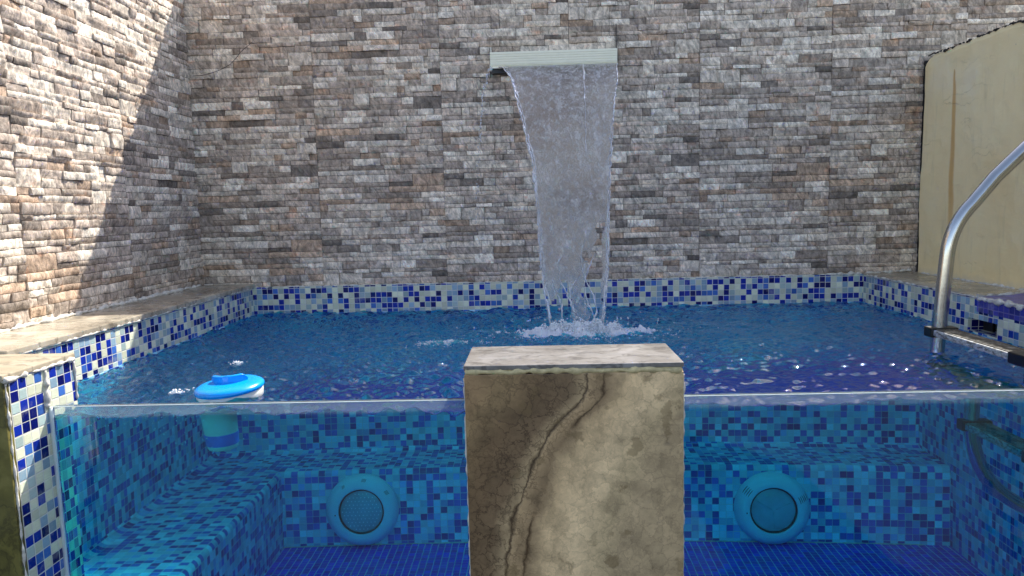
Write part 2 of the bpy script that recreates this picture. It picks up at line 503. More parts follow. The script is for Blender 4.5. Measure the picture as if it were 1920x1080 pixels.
# ------------------------------------------------------------------ mesh helpers
class MB:
    def __init__(s):
        s.v, s.f, s.uv, s.c, s.lc = [], [], [], [], []
        s.n = 0

    def add(s, v, f, uv=None, c=None):
        """v (n,3) array, f list of index tuples; uv per loop or None = box projection; c per vertex colour"""
        v = np.asarray(v, float)
        f = [tuple(int(i) + s.n for i in q) for q in f]
        s.v.append(v)
        s.f += f
        s.n += len(v)
        s.uv.append(uv)
        s.c.append(np.tile(c, (len(v), 1)) if c is not None and np.ndim(c) == 1 else c)
        s.lc.append(sum(len(q) for q in f))
        return s

    def caps(s, faces):
        s.f += faces
        s.lc.append(sum(len(q) for q in faces))
        s.v.append(np.zeros((0, 3)))
        s.uv.append(None)
        s.c.append(None)

    def box(s, x0, x1, y0, y1, z0, z1, c=None):
        v = [(x, y, z) for x in (x0, x1) for y in (y0, y1) for z in (z0, z1)]
        f = [(0, 1, 3, 2), (4, 6, 7, 5), (0, 4, 5, 1), (2, 3, 7, 6), (0, 2, 6, 4), (1, 5, 7, 3)]
        return s.add(v, f, c=c)

    def grid(s, pts, flip=False, closed_u=False, closed_v=False, uv=None, c=None):
        """pts (nu,nv,3)"""
        nu, nv = pts.shape[:2]
        i, j = np.meshgrid(np.arange(nu if closed_u else nu - 1), np.arange(nv if closed_v else nv - 1), indexing='ij')
        i, j = i.ravel(), j.ravel()
        i2, j2 = (i + 1) % nu, (j + 1) % nv
        q = np.stack([i * nv + j, i2 * nv + j, i2 * nv + j2, i * nv + j2], 1)
        if flip:
            q = q[:, ::-1]
        luv = None
        if uv is not None:
            luv = uv.reshape(-1, 2)[q.ravel()]
        return s.add(pts.reshape(-1, 3), q.tolist(), luv, c)

    def tube(s, path, rad, n=12, cap=True, jit=0.):
        path = [Vector(p) for p in path]
        m = len(path)
        rad = [rad] * m if isinstance(rad, (int, float)) else list(rad)
        rings = []
        prev = None
        for i, p in enumerate(path):
            t = (path[min(i + 1, m - 1)] - path[max(i - 1, 0)]).normalized()
            if prev is None:
                a = Vector((0, 0, 1)) if abs(t.z) < .9 else Vector((1, 0, 0))
                n1 = t.cross(a).normalized()
            else:
                n1 = (prev - t * prev.dot(t)).normalized()
            prev = n1
            n2 = t.cross(n1)
            ring = []
            for k in range(n):
                a = 2 * math.pi * k / n
                r = rad[i] * (1 + (random.uniform(-jit, jit) if jit else 0))
                ring.append(p + (n1 * math.cos(a) + n2 * math.sin(a)) * r)
            rings.append(ring)
        pts = np.array([[list(q) for q in r] for r in rings])
        base = s.n
        s.grid(pts, closed_v=True)
        if cap:
            s.caps([tuple(base + k for k in range(n)), tuple(base + (m - 1) * n + k for k in reversed(range(n)))])
        return s

    def lathe(s, prof, n=48, centre=(0, 0, 0), mat=None):
        """prof [(r,h)], axis local z, mat = 3x3/4x4 Matrix"""
        pts = np.zeros((len(prof), n, 3))
        for i, (r, h) in enumerate(prof):
            for k in range(n):
                a = 2 * math.pi * k / n
                q = Vector((max(r, 1e-5) * math.cos(a), max(r, 1e-5) * math.sin(a), h))
                if mat is not None:
                    q = mat @ q
                pts[i, k] = (q.x + centre[0], q.y + centre[1], q.z + centre[2])
        return s.grid(pts, closed_v=True, flip=True)

    def build(s, name, mat, parent=None, smooth=False, bevel=0., seg=2, auto=None):
        V = np.concatenate(s.v)
        me = bpy.data.meshes.new(name)
        off = np.array(parent_world(parent)) if parent is not None else np.zeros(3)
        nl = sum(len(q) for q in s.f)
        me.vertices.add(len(V))
        me.vertices.foreach_set("co", (V - off).ravel())
        me.loops.add(nl)
        li = np.fromiter((i for q in s.f for i in q), dtype=np.int32, count=nl)
        me.loops.foreach_set("vertex_index", li)
        lens = np.array([len(q) for q in s.f], dtype=np.int32)
        me.polygons.add(len(s.f))
        me.polygons.foreach_set("loop_start", np.concatenate([[0], np.cumsum(lens)[:-1]]).astype(np.int32))
        me.update(calc_edges=True)
        me.validate()
        # uv: box projection in world metres unless given
        if all(len(q) == len(s.f[0]) for q in s.f) or True:
            nrm = np.zeros(len(me.polygons) * 3)
            me.polygons.foreach_get("normal", nrm)
            nrm = np.abs(nrm.reshape(-1, 3))
            ax = nrm.argmax(1)
            la = np.repeat(ax, lens)
            co = V[li]
            uv = np.where((la == 0)[:, None], co[:, [1, 2]], np.where((la == 1)[:, None], co[:, [0, 2]], co[:, [0, 1]]))
            uv = uv + np.array([7.0, 7.0 - (ZC - int(7 / P) * 0)])
            k = 0
            fk = 0
            if any(u is not None for u in s.uv):
                # loops are stored chunk by chunk in the order added
                start = 0
                for (cnt, uu) in s._chunks():
                    if uu is not None:
                        uv[start:start + cnt] = uu
                    start += cnt
            lay = me.uv_layers.new(name="UVMap")
            lay.data.foreach_set("uv", uv.astype(np.float32).ravel())
        if any(c is not None for c in s.c):
            C = np.concatenate([np.hstack([c if c is not None else np.full((len(v), 3), .1), np.ones((len(v), 1))]) for v, c in zip(s.v, s.c)])
            at = me.color_attributes.new("Col", 'FLOAT_COLOR', 'POINT')
            at.data.foreach_set("color", C.astype(np.float32).ravel())
        me.materials.append(mat)
        me.polygons.foreach_set("use_smooth", [bool(smooth)] * len(me.polygons))
        o = bpy.data.objects.new(name, me)
        COL.objects.link(o)
        if parent is not None:
            o.parent = parent
        if bevel:
            bm = bmesh.new()
            bm.from_mesh(me)
            bmesh.ops.remove_doubles(bm, verts=bm.verts, dist=1e-6)
            es = [e for e in bm.edges if len(e.link_faces) == 2 and e.calc_face_angle(0) > .6]
            bmesh.ops.bevel(bm, geom=es, offset=bevel, segments=seg, affect='EDGES', profile=.6)
            bm.to_mesh(me)
            bm.free()
        if auto:
            try:
                me.set_sharp_from_angle(angle=math.radians(auto))
            except Exception:
                pass
        return o

    def _chunks(s):
        return zip(s.lc, s.uv)


def parent_world(o):
    v = Vector((0, 0, 0))
    while o is not None:
        v = v + o.location
        o = o.parent
    return v


def tag(o, label=None, cat=None, group=None, kind=None):
    for k, v in (("label", label), ("category", cat), ("group", group), ("kind", kind)):
        if v:
            o[k] = v
    return o


def empty(name, loc, label, cat, group=None):
    o = bpy.data.objects.new(name, None)
    o.location = loc
    o.empty_display_size = .05
    COL.objects.link(o)
    return tag(o, label, cat, group)


def vnoise(x, y, seed=0):
    """smooth value noise, vectorised, roughly -1..1"""
    x = np.asarray(x, float) + 1000
    y = np.asarray(y, float) + 1000
    xi, yi = np.floor(x).astype(np.int64), np.floor(y).astype(np.int64)
    fx, fy = x - xi, y - yi
    fx, fy = fx * fx * (3 - 2 * fx), fy * fy * (3 - 2 * fy)

    def h(a, b):
        n = (a * 374761393 + b * 668265263 + seed * 974634777) & 0xffffffff
        n = ((n ^ (n >> 13)) * 1274126177) & 0xffffffff
        n = n ^ (n >> 16)
        return (n & 0xffff) / 32767.5 - 1
    return (h(xi, yi) * (1 - fx) * (1 - fy) + h(xi + 1, yi) * fx * (1 - fy) + h(xi, yi + 1) * (1 - fx) * fy + h(xi + 1, yi + 1) * fx * fy)


def crust(mb, path, r=.004, step=.006, jit=.5, seed=1):
    """lumpy bead of mortar along a polyline"""
    path = [Vector(p) for p in path]
    pts, rad = [], []
    for a, b in zip(path[:-1], path[1:]):
        k = max(2, int((b - a).length / step))
        for i in range(k):
            p = a.lerp(b, i / k)
            o = mnoise.noise_vector(p * 38 + Vector((seed, 0, 0))) * r * .6
            pts.append(p + o)
            rad.append(r * (1 + jit * mnoise.noise(p * 47 + Vector((0, seed, 0))) * 2.0) + r * .1)
    pts.append(path[-1])
    rad.append(r * .5)
    mb.tube(pts, [max(.0006, q) for q in rad], n=7, jit=.15)


# ------------------------------------------------------------------ ground
g = MB().box(-40, 40, -40, 40, GZ - .2, GZ)
tag(g.build("ground", M_GROUND), kind="structure")


# ------------------------------------------------------------------ stone clad walls
PW, PH, NC, NR = .612, .306, 32, 11
CW, CH = PW / NC, PH / NR


def panel_design(rs):
    """random ledger pattern on a cell grid: list of (c0,c1,r0,r1)"""
    occ = np.zeros((NC, NR), bool)
    out = []
    for r in range(NR):
        c = 0
        while c < NC:
            if occ[c, r]:
                c += 1
                continue
            wmax = 0
            while c + wmax < NC and not occ[c + wmax, r] and wmax < 11:
                wmax += 1
            wd = min(wmax, int(rs.choice([2, 3, 4, 5, 6, 7, 9, 11], p=[.10, .14, .17, .18, .15, .12, .09, .05])))
            if wmax - wd == 1:
                wd = wmax
            hh = 2 if (r < NR - 1 and rs.rand() < .06 and wd > 3) else 1
            occ[c:c + wd, r:r + hh] = True
            out.append((c, c + wd, r, r + hh))
            c += wd
    return out


PALETTE = [(srgb(182, 173, 163), .22), (srgb(166, 154, 145), .23), (srgb(148, 137, 129), .16), (srgb(196, 189, 180), .12), (srgb(130, 119, 111), .10),
           (srgb(112, 104, 99), .05), (srgb(88, 81, 77), .018), (srgb(166, 144, 126), .04), (srgb(150, 116, 98), .014), (srgb(146, 126, 110), .04)]
PW_ = np.array([p[1] for p in PALETTE])
PW_ /= PW_.sum()
DES = []
for k in range(5):
    rs = np.random.RandomState(40 + k)
    d = panel_design(rs)
    cols = [np.array(PALETTE[rs.choice(len(PALETTE), p=PW_)][0][:3]) * rs.uniform(.85, 1.15) for _ in d]
    hts = [rs.choice([.004, .007, .010, .014], p=[.25, .3, .3, .15]) + rs.uniform(-.001, .001) for _ in d]
    prm = [(rs.uniform(-.5, .5), rs.uniform(.2, 1), rs.uniform(-1, 1)) for _ in d]
    rh = rs.uniform(-.26, .26, NR + 1)
    rh[0] = rh[-1] = 0
    DES.append((d, cols, hts, prm, rh))


def stones(mb, length, height, to_world, seed, z0off, relief, step):
    rs = np.random.RandomState(seed)
    for pj in range(int(math.ceil(height / PH))):
        for pi in range(int(math.ceil(length / PW))):
            kd = (pi * 3 + pj * 2 + seed + rs.randint(2)) % 5
            d, cols, hts, prm, rh = DES[kd]
            for (c0, c1, r0, r1), col, ht, (sl, am, ph) in zip(d, cols, hts, prm):
                u0, u1 = pi * PW + c0 * CW, pi * PW + c1 * CW
                v0 = pj * PH + (r0 + rh[r0]) * CH
                v1 = pj * PH + (r1 + rh[r1]) * CH
                if v0 > height or u0 > length:
                    continue
                u1 = min(u1, length)
                v1 = min(v1, height)
                gap = .0009
                if u1 - u0 < .004 or v1 - v0 < .003:
                    continue
                nu = max(3, int((u1 - u0) / step) + 1)
                nv = max(4, int((v1 - v0) / step) + 2)
                uu = np.linspace(u0 + gap, u1 - gap, nu)
                vv = np.linspace(v0 + gap, v1 - gap, nv)
                U, V = np.meshgrid(uu, vv, indexing='ij')
                a, b = (U - u0) / (u1 - u0), (V - v0) / (v1 - v0)
                du, dv = np.minimum(U - u0, u1 - U), np.minimum(V - v0, v1 - V)
                H = ht + 0 * U
                H += relief * (.0022 * am * vnoise(U * 75 + V * 40 * sl + seed, V * 26, seed) + .0016 * vnoise(U * 190 + V * 130 * sl, V * 60, seed + 3)
                               + .0028 * vnoise(U * 22, V * 34, seed + 5) + .002 * sl * (a - .5) * 2 + .0036 * (ph + .35) * (b - .5) * 2)
                edge = np.clip(du / .004, 0, 1) * np.clip(dv / .005, 0, 1)
                H -= relief * .0036 * (1 - edge) ** 1.5
                H = np.maximum(H, .0012)
                Vw = V + .0016 * vnoise(U * 30, V * 12, seed + 9)
                # ring of skirt vertices down to the backing
                full = np.zeros((nu + 2, nv + 2, 3))
                Up = np.pad(U, 1, mode='edge')
                Vp = np.pad(Vw, 1, mode='edge')
                Hp = np.pad(H, 1, mode='constant', constant_values=0.)
                full[..., 0], full[..., 1], full[..., 2] = Up, Vp, Hp
                c = (col * .86 + .14 * np.array([.32, .28, .23])) * (1 + .12 * rs.uniform(-1, 1)) * np.array([1.52, 1.47, 1.36])
                mb.grid(to_world(full), c=c)
    return mb


def tw_back(q):
    o = np.empty_like(q)
    o[..., 0] = XSL - .02 + q[..., 0]
    o[..., 1] = B + .018 - q[..., 2]
    o[..., 2] = ZC + .004 + q[..., 1]
    return o


mb = MB()
stones(mb, 8 * PW, TOPZ - ZC, tw_back, 3, 0, 1.0, .0085)
mb.box(XSL - .25, 3.4, B + .018, B + .2, GZ, TOPZ, c=np.array([.045, .04, .036]))
tag(mb.build("stone_wall", M_STONE, smooth=True, auto=38), "grey and brown stone-clad wall behind the pool with the waterfall spout on it", "wall")


def tw_left(q):
    o = np.empty_like(q)
    o[..., 0] = XSL - .012 + q[..., 2] * .85
    o[..., 1] = B + .012 - q[..., 0]
    o[..., 2] = ZC + .020 + q[..., 1]
    return o


mb = MB()
stones(mb, B + .012 - YP0, TOPZ + .25 - ZC, tw_left, 4, 0, 1.15, .0075)
mb.f = [q[::-1] for q in mb.f]
mb.box(XSL - .22, XSL - .012, YP0, B + .015, GZ, TOPZ + .22, c=np.array([.045, .04, .036]))
LW = mb.build("stone_wall", M_STONE, smooth=True, auto=38)
tag(LW, "stone-clad side wall on the left, half sunlit and half in diagonal shadow", "wall")

mb = MB()
crust(mb, [(XSL + .004, y, ZC + .024) for y in np.arange(1.6, B, .05)], .007, .007, .8, 3)
tag(mb.build("mortar", M_GROUT, LW, smooth=True), "white crusty mortar along the foot of the wall")

# ------------------------------------------------------------------ plaster wall at right
ny, nz = 160, 60
ys = np.linspace(.3, B - .008, ny)
mb = MB()
top = 1.131 + .006 * vnoise(ys * 9, ys * 0, 2) + .004 * vnoise(ys * 40, ys * 0, 3)
top[-1] -= .028
top[-2] -= .016
top[-3] -= .008
top[-4] -= .003
zs = np.linspace(0, 1, nz)
Y, T = np.meshgrid(ys, zs, indexing='ij')
Z = ZC - .02 + T * (top[:, None] - ZC + .02)
X = XCR + .006 * vnoise(Y * 4, Z * 4, 5) + .002 * vnoise(Y * 22, Z * 22, 6) - .05 * np.clip((Z - top[:, None] + .012) / .012, 0, 1) ** 2 * -.1
mb.grid(np.stack([X, Y, Z], -1))
Xb = X + .13
mb.grid(np.stack([Xb, Y, Z], -1), flip=True)
mb.grid(np.stack([np.stack([X[:, -1], Xb[:, -1]], 1), np.stack([Y[:, -1]] * 2, 1), np.stack([Z[:, -1]] * 2, 1)], -1), flip=True)
mb.grid(np.stack([np.stack([X[-1], Xb[-1]], 1), np.stack([Y[-1]] * 2, 1), np.stack([Z[-1]] * 2, 1)], -1))
mb.grid(np.stack([np.stack([X[0], Xb[0]], 1), np.stack([Y[0]] * 2, 1), np.stack([Z[0]] * 2, 1)], -1), flip=True)
PL = mb.build("plaster_wall", M_PLASTER, smooth=False)
tag(PL, "cream plastered side wall with an orange rust streak at the right", "wall")
mb = MB()
for yy in np.arange(1.2, B - .03, .014):
    if random.random() < .86:
        p0 = Vector((XCR + .004, yy, 1.131 + .003 + .006 * float(vnoise(yy * 9, 0, 2)) + .004 * float(vnoise(yy * 40, 0, 3))))
        crust(mb, [p0, p0 + Vector((0, random.uniform(.008, .017), random.uniform(-.002, .002)))], random.uniform(.002, .0048), .005, .7, yy)
tag(mb.build("tar_edge", M_TAR, PL, smooth=True), "ragged black tar line along the top edge")
mb = MB()
mb.box(XCR + .006, XCR + .1, B - .0075, B + .012, ZC + .01, 1.118)  # dark strip standing in for the shade in the gap at the wall's end
mb.build("dark_joint", M_TAR, PL)

# ------------------------------------------------------------------ pool basin
pool = empty("pool_basin", (0, 2.6, ZF), "mosaic-tiled pool basin with built-in underwater benches", "pool")
BT = .15
mb = MB().box(XL, XR, B, B + .017, -.10, ZC + .002)
mb.box(XL, XR, B + .0005, B + .017, ZF - .02, -.10)
mb.build("tiled_wall", M_TILE, pool)
# below the water line: same mosaic, underwater tint and light painted into it
mb = MB().box(XL - .02, XR + .02, B - .003, B + .0003, ZBN - .05, -.0)
mb.build("submerged_tiles", M_DEEP, pool)
mb = MB().box(XL - .017, XL, YP0 + .02, B, ZF - .02, ZC + .002)
mb.build("tiled_wall", M_TILE, pool)
mb = MB().box(XL - .0003, XL + .003, W0 + .03, B, ZBN - .05, -.0)
mb.build("submerged_tiles", M_DEEP, pool)
# right wall with the skimmer mouth
hy0, hy1, hz0, hz1 = 2.445, 2.610, .006, .052
mb = MB()
mb.box(XR, XR + .017, .9, hy0, ZF - .02, ZC + .002).box(XR, XR + .017, hy1, B, ZF - .02, ZC + .002)
mb.box(XR, XR + .017, hy0, hy1, ZF - .02, hz0).box(XR, XR + .017, hy0, hy1, hz1, ZC + .002)
mb.build("tiled_wall", M_TILE, pool)
mb = MB().box(XR - .003, XR + .0003, W0 + .03, B, ZF, -.0)
mb.build("submerged_tiles", M_DEEP, pool)
mb = MB()
mb.box(XR + .017, XR + .14, hy0 - .01, hy0, hz0 - .01, hz1 + .01).box(XR + .017, XR + .14, hy1, hy1 + .01, hz0 - .01, hz1 + .01)
mb.box(XR + .017, XR + .14, hy0, hy1, hz0 - .01, hz0).box(XR + .017, XR + .14, hy0, hy1, hz1, hz1 + .01)
mb.box(XR + .12, XR + .13, hy0, hy1, hz0, hz1)
tag(mb.build("skimmer_mouth", M_TILE, pool), "dark rectangular overflow opening")
mb = MB().box(XR + .05, XR + .06, (hy0 + hy1) / 2 + .02, hy1 - .01, hz0, hz1 - .012)
mb.build("skimmer_flap", M_BLACKP, pool)

# bench: one profile swept round the mitre
DL, DB = XBL - XL, B - YB
prof = [(0, ZBN + .06)]
for k in range(7):
    a = math.pi / 2 * k / 6
    prof.append((.028 * (1 - math.cos(a)) / 1, ZBN + .028 - .028 * math.sin(a)))
prof += [(.34 * k / 10, ZBN) for k in range(2, 10)]
for k in range(7):
    a = math.pi / 2 * k / 6
    prof.append((.34 - .02 + .02 * math.sin(a), ZBN - .02 + .02 * math.cos(a)))
prof += [(.34, ZF - .01)]
ln = [0]
for (a, b), (c, d) in zip(prof[:-1], prof[1:]):
    ln.append(ln[-1] + math.hypot(c - a, d - b))
mb = MB()
pt, uv = [], []
nseg = 40
for (s_, z_), l_ in zip(prof, ln):
    fr = s_ / .34
    row, urow = [], []
    yend = B - fr * DB
    for k in range(nseg + 1):
        y_ = W0 + .025 + (yend - W0 - .025) * k / nseg
        row.append((XL + fr * DL, y_, z_))
        urow.append((y_ + 5, 9 + ZBN + .06 - l_))
    pt.append(row)
    uv.append(urow)
mb.grid(np.array(pt), uv=np.array(uv), flip=True)
mb.build("bench", M_DEEP, pool, smooth=True, auto=50)
mb = MB()
pt, uv = [], []
for (s_, z_), l_ in zip(prof, ln):
    fr = s_ / .34
    row, urow = [], []
    x0 = XL + fr * DL
    for k in range(nseg + 1):
        x_ = x0 + (XR - x0) * k / nseg
        row.append((x_, B - fr * DB, z_))
        urow.append((x_ + 5, 9 + ZBN + .06 - l_))
    pt.append(row)
    uv.append(urow)
mb.grid(np.array(pt), uv=np.array(uv), flip=True)
mb.build("bench", M_DEEP, pool, smooth=True, auto=50)
mb = MB()
crust(mb, [(x, YB - .002, ZF + .002) for x in np.arange(XBL, XR, .1)], .0022, .01, .4, 8)
mb.build("floor_joint", M_GROUT, pool, smooth=True)
mb = MB().box(XBL - .1, XR + .01, W0 - .1, YB + .1, ZF - .05, ZF)
tag(mb.build("pool_floor", M_FLOOR), kind="structure")

# copings
mb = MB().box(XSL - .01, XL + .008, YP1 + .004, B + .012, ZC + .002, ZC + .020)
tag(mb.build("coping", M_COPING, pool, bevel=.003), "beige marble ledge under the left wall, partly sunlit")
mb = MB()
crust(mb, [(XL + .004, y, ZC + .002) for y in np.arange(1.8, B, .05)], .0035, .007, .7, 5)
crust(mb, [(XR - .002, y, ZC + .001) for y in np.arange(1.8, B, .05)], .0035, .007, .8, 6)
crust(mb, [(x, B + .004, ZC + .002) for x in np.arange(XL, XR, .08)], .0035, .007, .5, 7)
crust(mb, [(XCR - .003, y, ZC + .004) for y in np.arange(1.8, B, .05)], .006, .007, .8, 9)
crust(mb, [(XR - .001, y, ZC - .002) for y in np.arange(2.25, 2.56, .03)], .0065, .007, 1., 10)
crust(mb, [(XR + .0, 2.565, ZC + .004), (1.7, 2.59, ZC + .004), (XCR, 2.66, ZC + .004)], .0045, .007, .8, 11)
crust(mb, [(1.40, B + .002, ZC + .004), (1.62, B + .004, ZC + .006), (1.80, B + .004, ZC + .016)], .006, .007, .9, 12)
mb.build("grout_line", M_GROUT, pool, smooth=True)
v = [(XR - .004, 2.565), (XCR + .02, 2.66), (XCR + .02, B + .012), (XR - .004, B + .012)]
mb = MB().add([(x, y, z) for z in (ZC - .012 + .014, ZC + .006) for x, y in v], [(3, 2, 1, 0), (4, 5, 6, 7), (0, 1, 5, 4), (1, 2, 6, 5), (2, 3, 7, 6), (3, 0, 4, 7)])
tag(mb.build("coping", M_COPING, pool), "wet beige marble ledge under the plaster wall")
v = [(XR - .001, .9), (XCR + .02, .9), (XCR + .02, 2.655), (XR - .001, 2.56)]
mb = MB().add([(x, y, z) for z in (ZC - .05, ZC + .003) for x, y in v], [(3, 2, 1, 0), (4, 5, 6, 7), (0, 1, 5, 4), (1, 2, 6, 5), (2, 3, 7, 6), (3, 0, 4, 7)])
tag(mb.build("deck_tiles", M_DECK, pool), "violet-blue mosaic ledge")

# ------------------------------------------------------------------ water body
nx, nyw = 740, 450
X0, X1, Y0, Y1 = XL - .012, XR + .012, W0 + WT + .0008, B + .01
xs = np.linspace(X0, X1, nx)
ysw = np.linspace(Y0, Y1, nyw)
XX, YY = np.meshgrid(xs, ysw, indexing='ij')
FX, FY = .165, 2.77


def water_h(XX, YY):
    rs = np.random.RandomState(5)
    r = np.hypot(XX - FX, (YY - FY))
    H = np.zeros_like(XX)
    for k in range(70):
        lam = .018 * (14 ** (rs.rand() ** 1.25))
        th = rs.uniform(0, 2 * math.pi)
        ph = rs.uniform(0, 6.28)
        amp = (.0072 if lam > .07 else .0125) * lam * rs.uniform(.4, 1.2)
        mod = 1 + .6 * np.sin(XX * rs.uniform(2, 7) + YY * rs.uniform(2, 7) + rs.uniform(0, 6))
        H += amp * mod * np.sin(2 * math.pi / lam * (XX * math.cos(th) + YY * math.sin(th)) + ph + 1.2 * vnoise(XX * 3, YY * 3, k))
    # rings leaving the fall
    env = np.exp(-r / .75) * np.clip(r / .12, 0, 1)
    rr = r + .03 * vnoise(XX * 4, YY * 4, 77)
    H += .0036 * env * np.sin(2 * math.pi * rr / .093) + .0014 * env * np.exp(-r / .4) * np.sin(2 * math.pi * rr / .047 + 1)
    tur = np.exp(-(r / .34) ** 2)
    H += tur * (.006 * vnoise(XX * 22, YY * 22, 3) + .004 * vnoise(XX * 48, YY * 48, 4))
    H += .0010 * vnoise(XX * 42, YY * 42, 9)
    H *= np.interp(XX, [-1.4, .2, .7, 1.3], [1.2, 1.0, .62, .6])
    return H


H = water_h(XX, YY)
dist_w = YY - Y0
H += .0035 * np.exp(-dist_w / .004) + (.0045 * np.sin(XX * 7.3 + .6) + .003 * np.sin(XX * 15.1 + 2) + .0018 * np.sin(XX * 31)) * np.exp(-dist_w / .12)
mb = MB()
T_ = np.stack([XX, YY, H], -1)
mb.grid(T_)
ZB = ZF - .012


def side(line, flip):
    low = line.copy()
    low[:, 2] = ZB
    mb.grid(np.stack([line, low], 1), flip=flip)


side(T_[:, 0], False)
side(T_[:, -1], True)
side(T_[0, :], True)
side(T_[-1, :], False)
mb.add([(X0, Y0, ZB), (X1, Y0, ZB), (X1, Y1, ZB), (X0, Y1, ZB)], [(3, 2, 1, 0)])
wat = mb.build("pool_water", M_WATER)
bm = bmesh.new()
bm.from_mesh(wat.data)
bmesh.ops.remove_doubles(bm, verts=bm.verts, dist=1e-6)
bmesh.ops.recalc_face_normals(bm, faces=bm.faces)
for f in bm.faces:
    f.smooth = min(q.co.z for q in f.verts) > -.1
for e in bm.edges:
    if len({f.smooth for f in e.link_faces}) == 2:
        e.smooth = False
bm.to_mesh(wat.data)
bm.free()
tag(wat, kind="structure")

# ------------------------------------------------------------------ acrylic windows
BX0, BX1, BF, BBK, BZ = -.1790, .3480, 1.655, 1.894, .1167
for x0, x1, lab in ((XP + .002, BX0 + .004, "left acrylic pool window, between the mosaic pillar and the central marble pillar"),
                    (BX1 - .004, 1.56, "right acrylic pool window, from the central marble pillar to the picture's edge")):
    wroot = empty("acrylic_window", ((x0 + x1) / 2, W0, ZF), lab, "pool window", "acrylic windows along the pool front")
    mb = MB().box(x0, x1, W0, W0 + WT, ZF - .02, .0270)
    mb.build("panel", M_ACRYL, wroot)
    mb = MB()
    nn = 120
    pth = [(x0 + (x1 - x0) * k / nn, W0 + .002, .0282 + .0003 * math.sin(k * 1.7)) for k in range(nn + 1)]
    mb.box(x0, x1, W0 + .0003, W0 + .0035, .0272, .0284)  # pale strip laid on as the bright highlight along the panel's top
    mb.build("top_edge", M_EDGE, wroot)

# seal bead at the pillar
# ------------------------------------------------------------------ marble pillar in the centre
pil = empty("marble_pillar", ((BX0 + BX1) / 2, (BF + BBK) / 2, GZ), "square marble-clad pillar in the centre, brown veined front and pale cap", "pillar")
mb = MB().box(BX0 + .004, BX1 - .004, BF, BF + .012, GZ, BZ - .022)
mb.build("front_slab", M_BLOCK, pil, bevel=.0015)
mb = MB().box(BX0 + .006, BX1 - .006, BF + .0122, BBK - .006, GZ, BZ - .0245)
mb.build("tiled_core", M_TILE, pil)
ch = .013
v = [(BX0, BF + .004), (BX1, BF + .004), (BX1 - .008, BBK), (BX0 + .004, BBK)]
mb = MB().box(BX0 + .003, BX1 - .003, BF + .001, BBK, BZ - .0115, BZ)
mb.build("cap_slab", M_CAP, pil, bevel=.0022)
mb = MB()
crust(mb, [(x, BF + .005, BZ - .0165 + .001 * math.sin(x * 30)) for x in np.linspace(BX0 + .006, BX1 - .006, 22)], .0066, .005, .35, 21)
crust(mb, [(x, BF + .008, BZ - .0125) for x in np.linspace(BX0 + .006, BX1 - .006, 22)], .0045, .005, .3, 22)
mb.build("bedding_grout", M_CREAMGROUT, pil, smooth=True)
mb = MB()
crust(mb, [(BX0 + .0035, BF + .006, z) for z in np.arange(BZ - .03, -.75, -.04)], .0022, .0035, .9, 23)
crust(mb, [(BX1 - .0035, BF + .006, z) for z in np.arange(BZ - .03, -.75, -.04)], .0022, .0035, .9, 24)
mb.build("edge_grout", M_GROUT, pil, smooth=True)

# ------------------------------------------------------------------ mosaic pillar at left
lp = empty("mosaic_pillar", (XP - .2, (YP0 + YP1) / 2, GZ), "mosaic-sided pillar with olive marble front at the left edge", "pillar")
mb = MB().box(XP - .42, XP, YP0 + .008, YP1, GZ, ZC - .002)
mb.build("mosaic_cladding", M_TILE, lp)
mb = MB().box(XP - .42, XP + .001, YP0 - .012, YP0 + .0075, GZ, ZC - .004)
mb.build("front_slab", M_GREEN, lp, bevel=.002)
mb = MB().box(XP - .42, XP + .003, YP0 - .014, YP1 + .003, ZC - .0018, ZC + .012)
mb.build("cap_slab", M_CREAMTOP, lp, bevel=.003)
mb = MB()
crust(mb, [(XP + .001, y, ZC - .003) for y in np.linspace(YP0 - .01, YP1, 10)], .0045, .004, .9, 31)
crust(mb, [(XP + .001, YP0 - .003, z) for z in np.arange(ZC - .01, -.7, -.04)], .0026, .004, .8, 32)
crust(mb, [(XP + .001, 1.672, z) for z in np.arange(ZC - .01, .03, -.02)] + [(XP + .001, 1.668, .028)], .006, .004, 1., 33)
crust(mb, [(XP + .0015, YP1 - .001, z) for z in np.arange(ZC - .01, .0, -.02)], .003, .004, .7, 34)
mb.build("crumbling_grout", M_GROUT, lp, smooth=True)
mb = MB()
mb.tube([(XP + .003, W0 - .002, z) for z in np.arange(.028, -.8, -.03)], .005, n=10)
mb.build("window_seal", M_EDGE, lp, smooth=True)

# right hand pillar, out of the photograph, closes the basin
rp = empty("mosaic_pillar", (1.66, 1.68, GZ), "mosaic pillar closing the right end of the pool front", "pillar")
MB().box(1.545, 1.82, YP0, 1.95, GZ, ZC - .002).build("mosaic_cladding", M_TILE, rp)
MB().box(1.54, 1.825, YP0 - .004, 1.955, ZC - .0015, ZC + .012).build("cap_slab", M_CREAMTOP, rp, bevel=.003)

# ------------------------------------------------------------------ spout
sp = empty("waterfall_spout", (.105, B, 1.135), "long ivory plastic waterfall spout set in the stone wall", "spout")
sx0, sx1, sy, sz0, sz1 = -.190, .401, 3.405, 1.138, 1.212
mb = MB().box(sx0, sx1, sy, B + .01, sz0 + .012, sz1)
for k in range(5):
    z_ = sz0 + .018 + k * .011
    mb.box(sx0 + .002, sx1 - .002, sy - .0022, sy, z_, z_ + .0075)
mb.build("casing", M_PVC, sp, bevel=.0012)
mb = MB().box(sx0, sx1, sy + .004, B + .01, sz0 + .004, sz0 + .0118)
mb.box(sx0, sx1, sy - .002, sy + .006, sz0, sz0 + .006)
mb.build("lip", M_PVC, sp, bevel=.001)
mb = MB().box(sx0 + .01, sx1 - .01, sy + .012, B + .012, sz0 - .020, sz0 + .0035)  # solid black block standing in for the shaded hollow under the lip
mb.build("slot", M_BLACKP, sp)
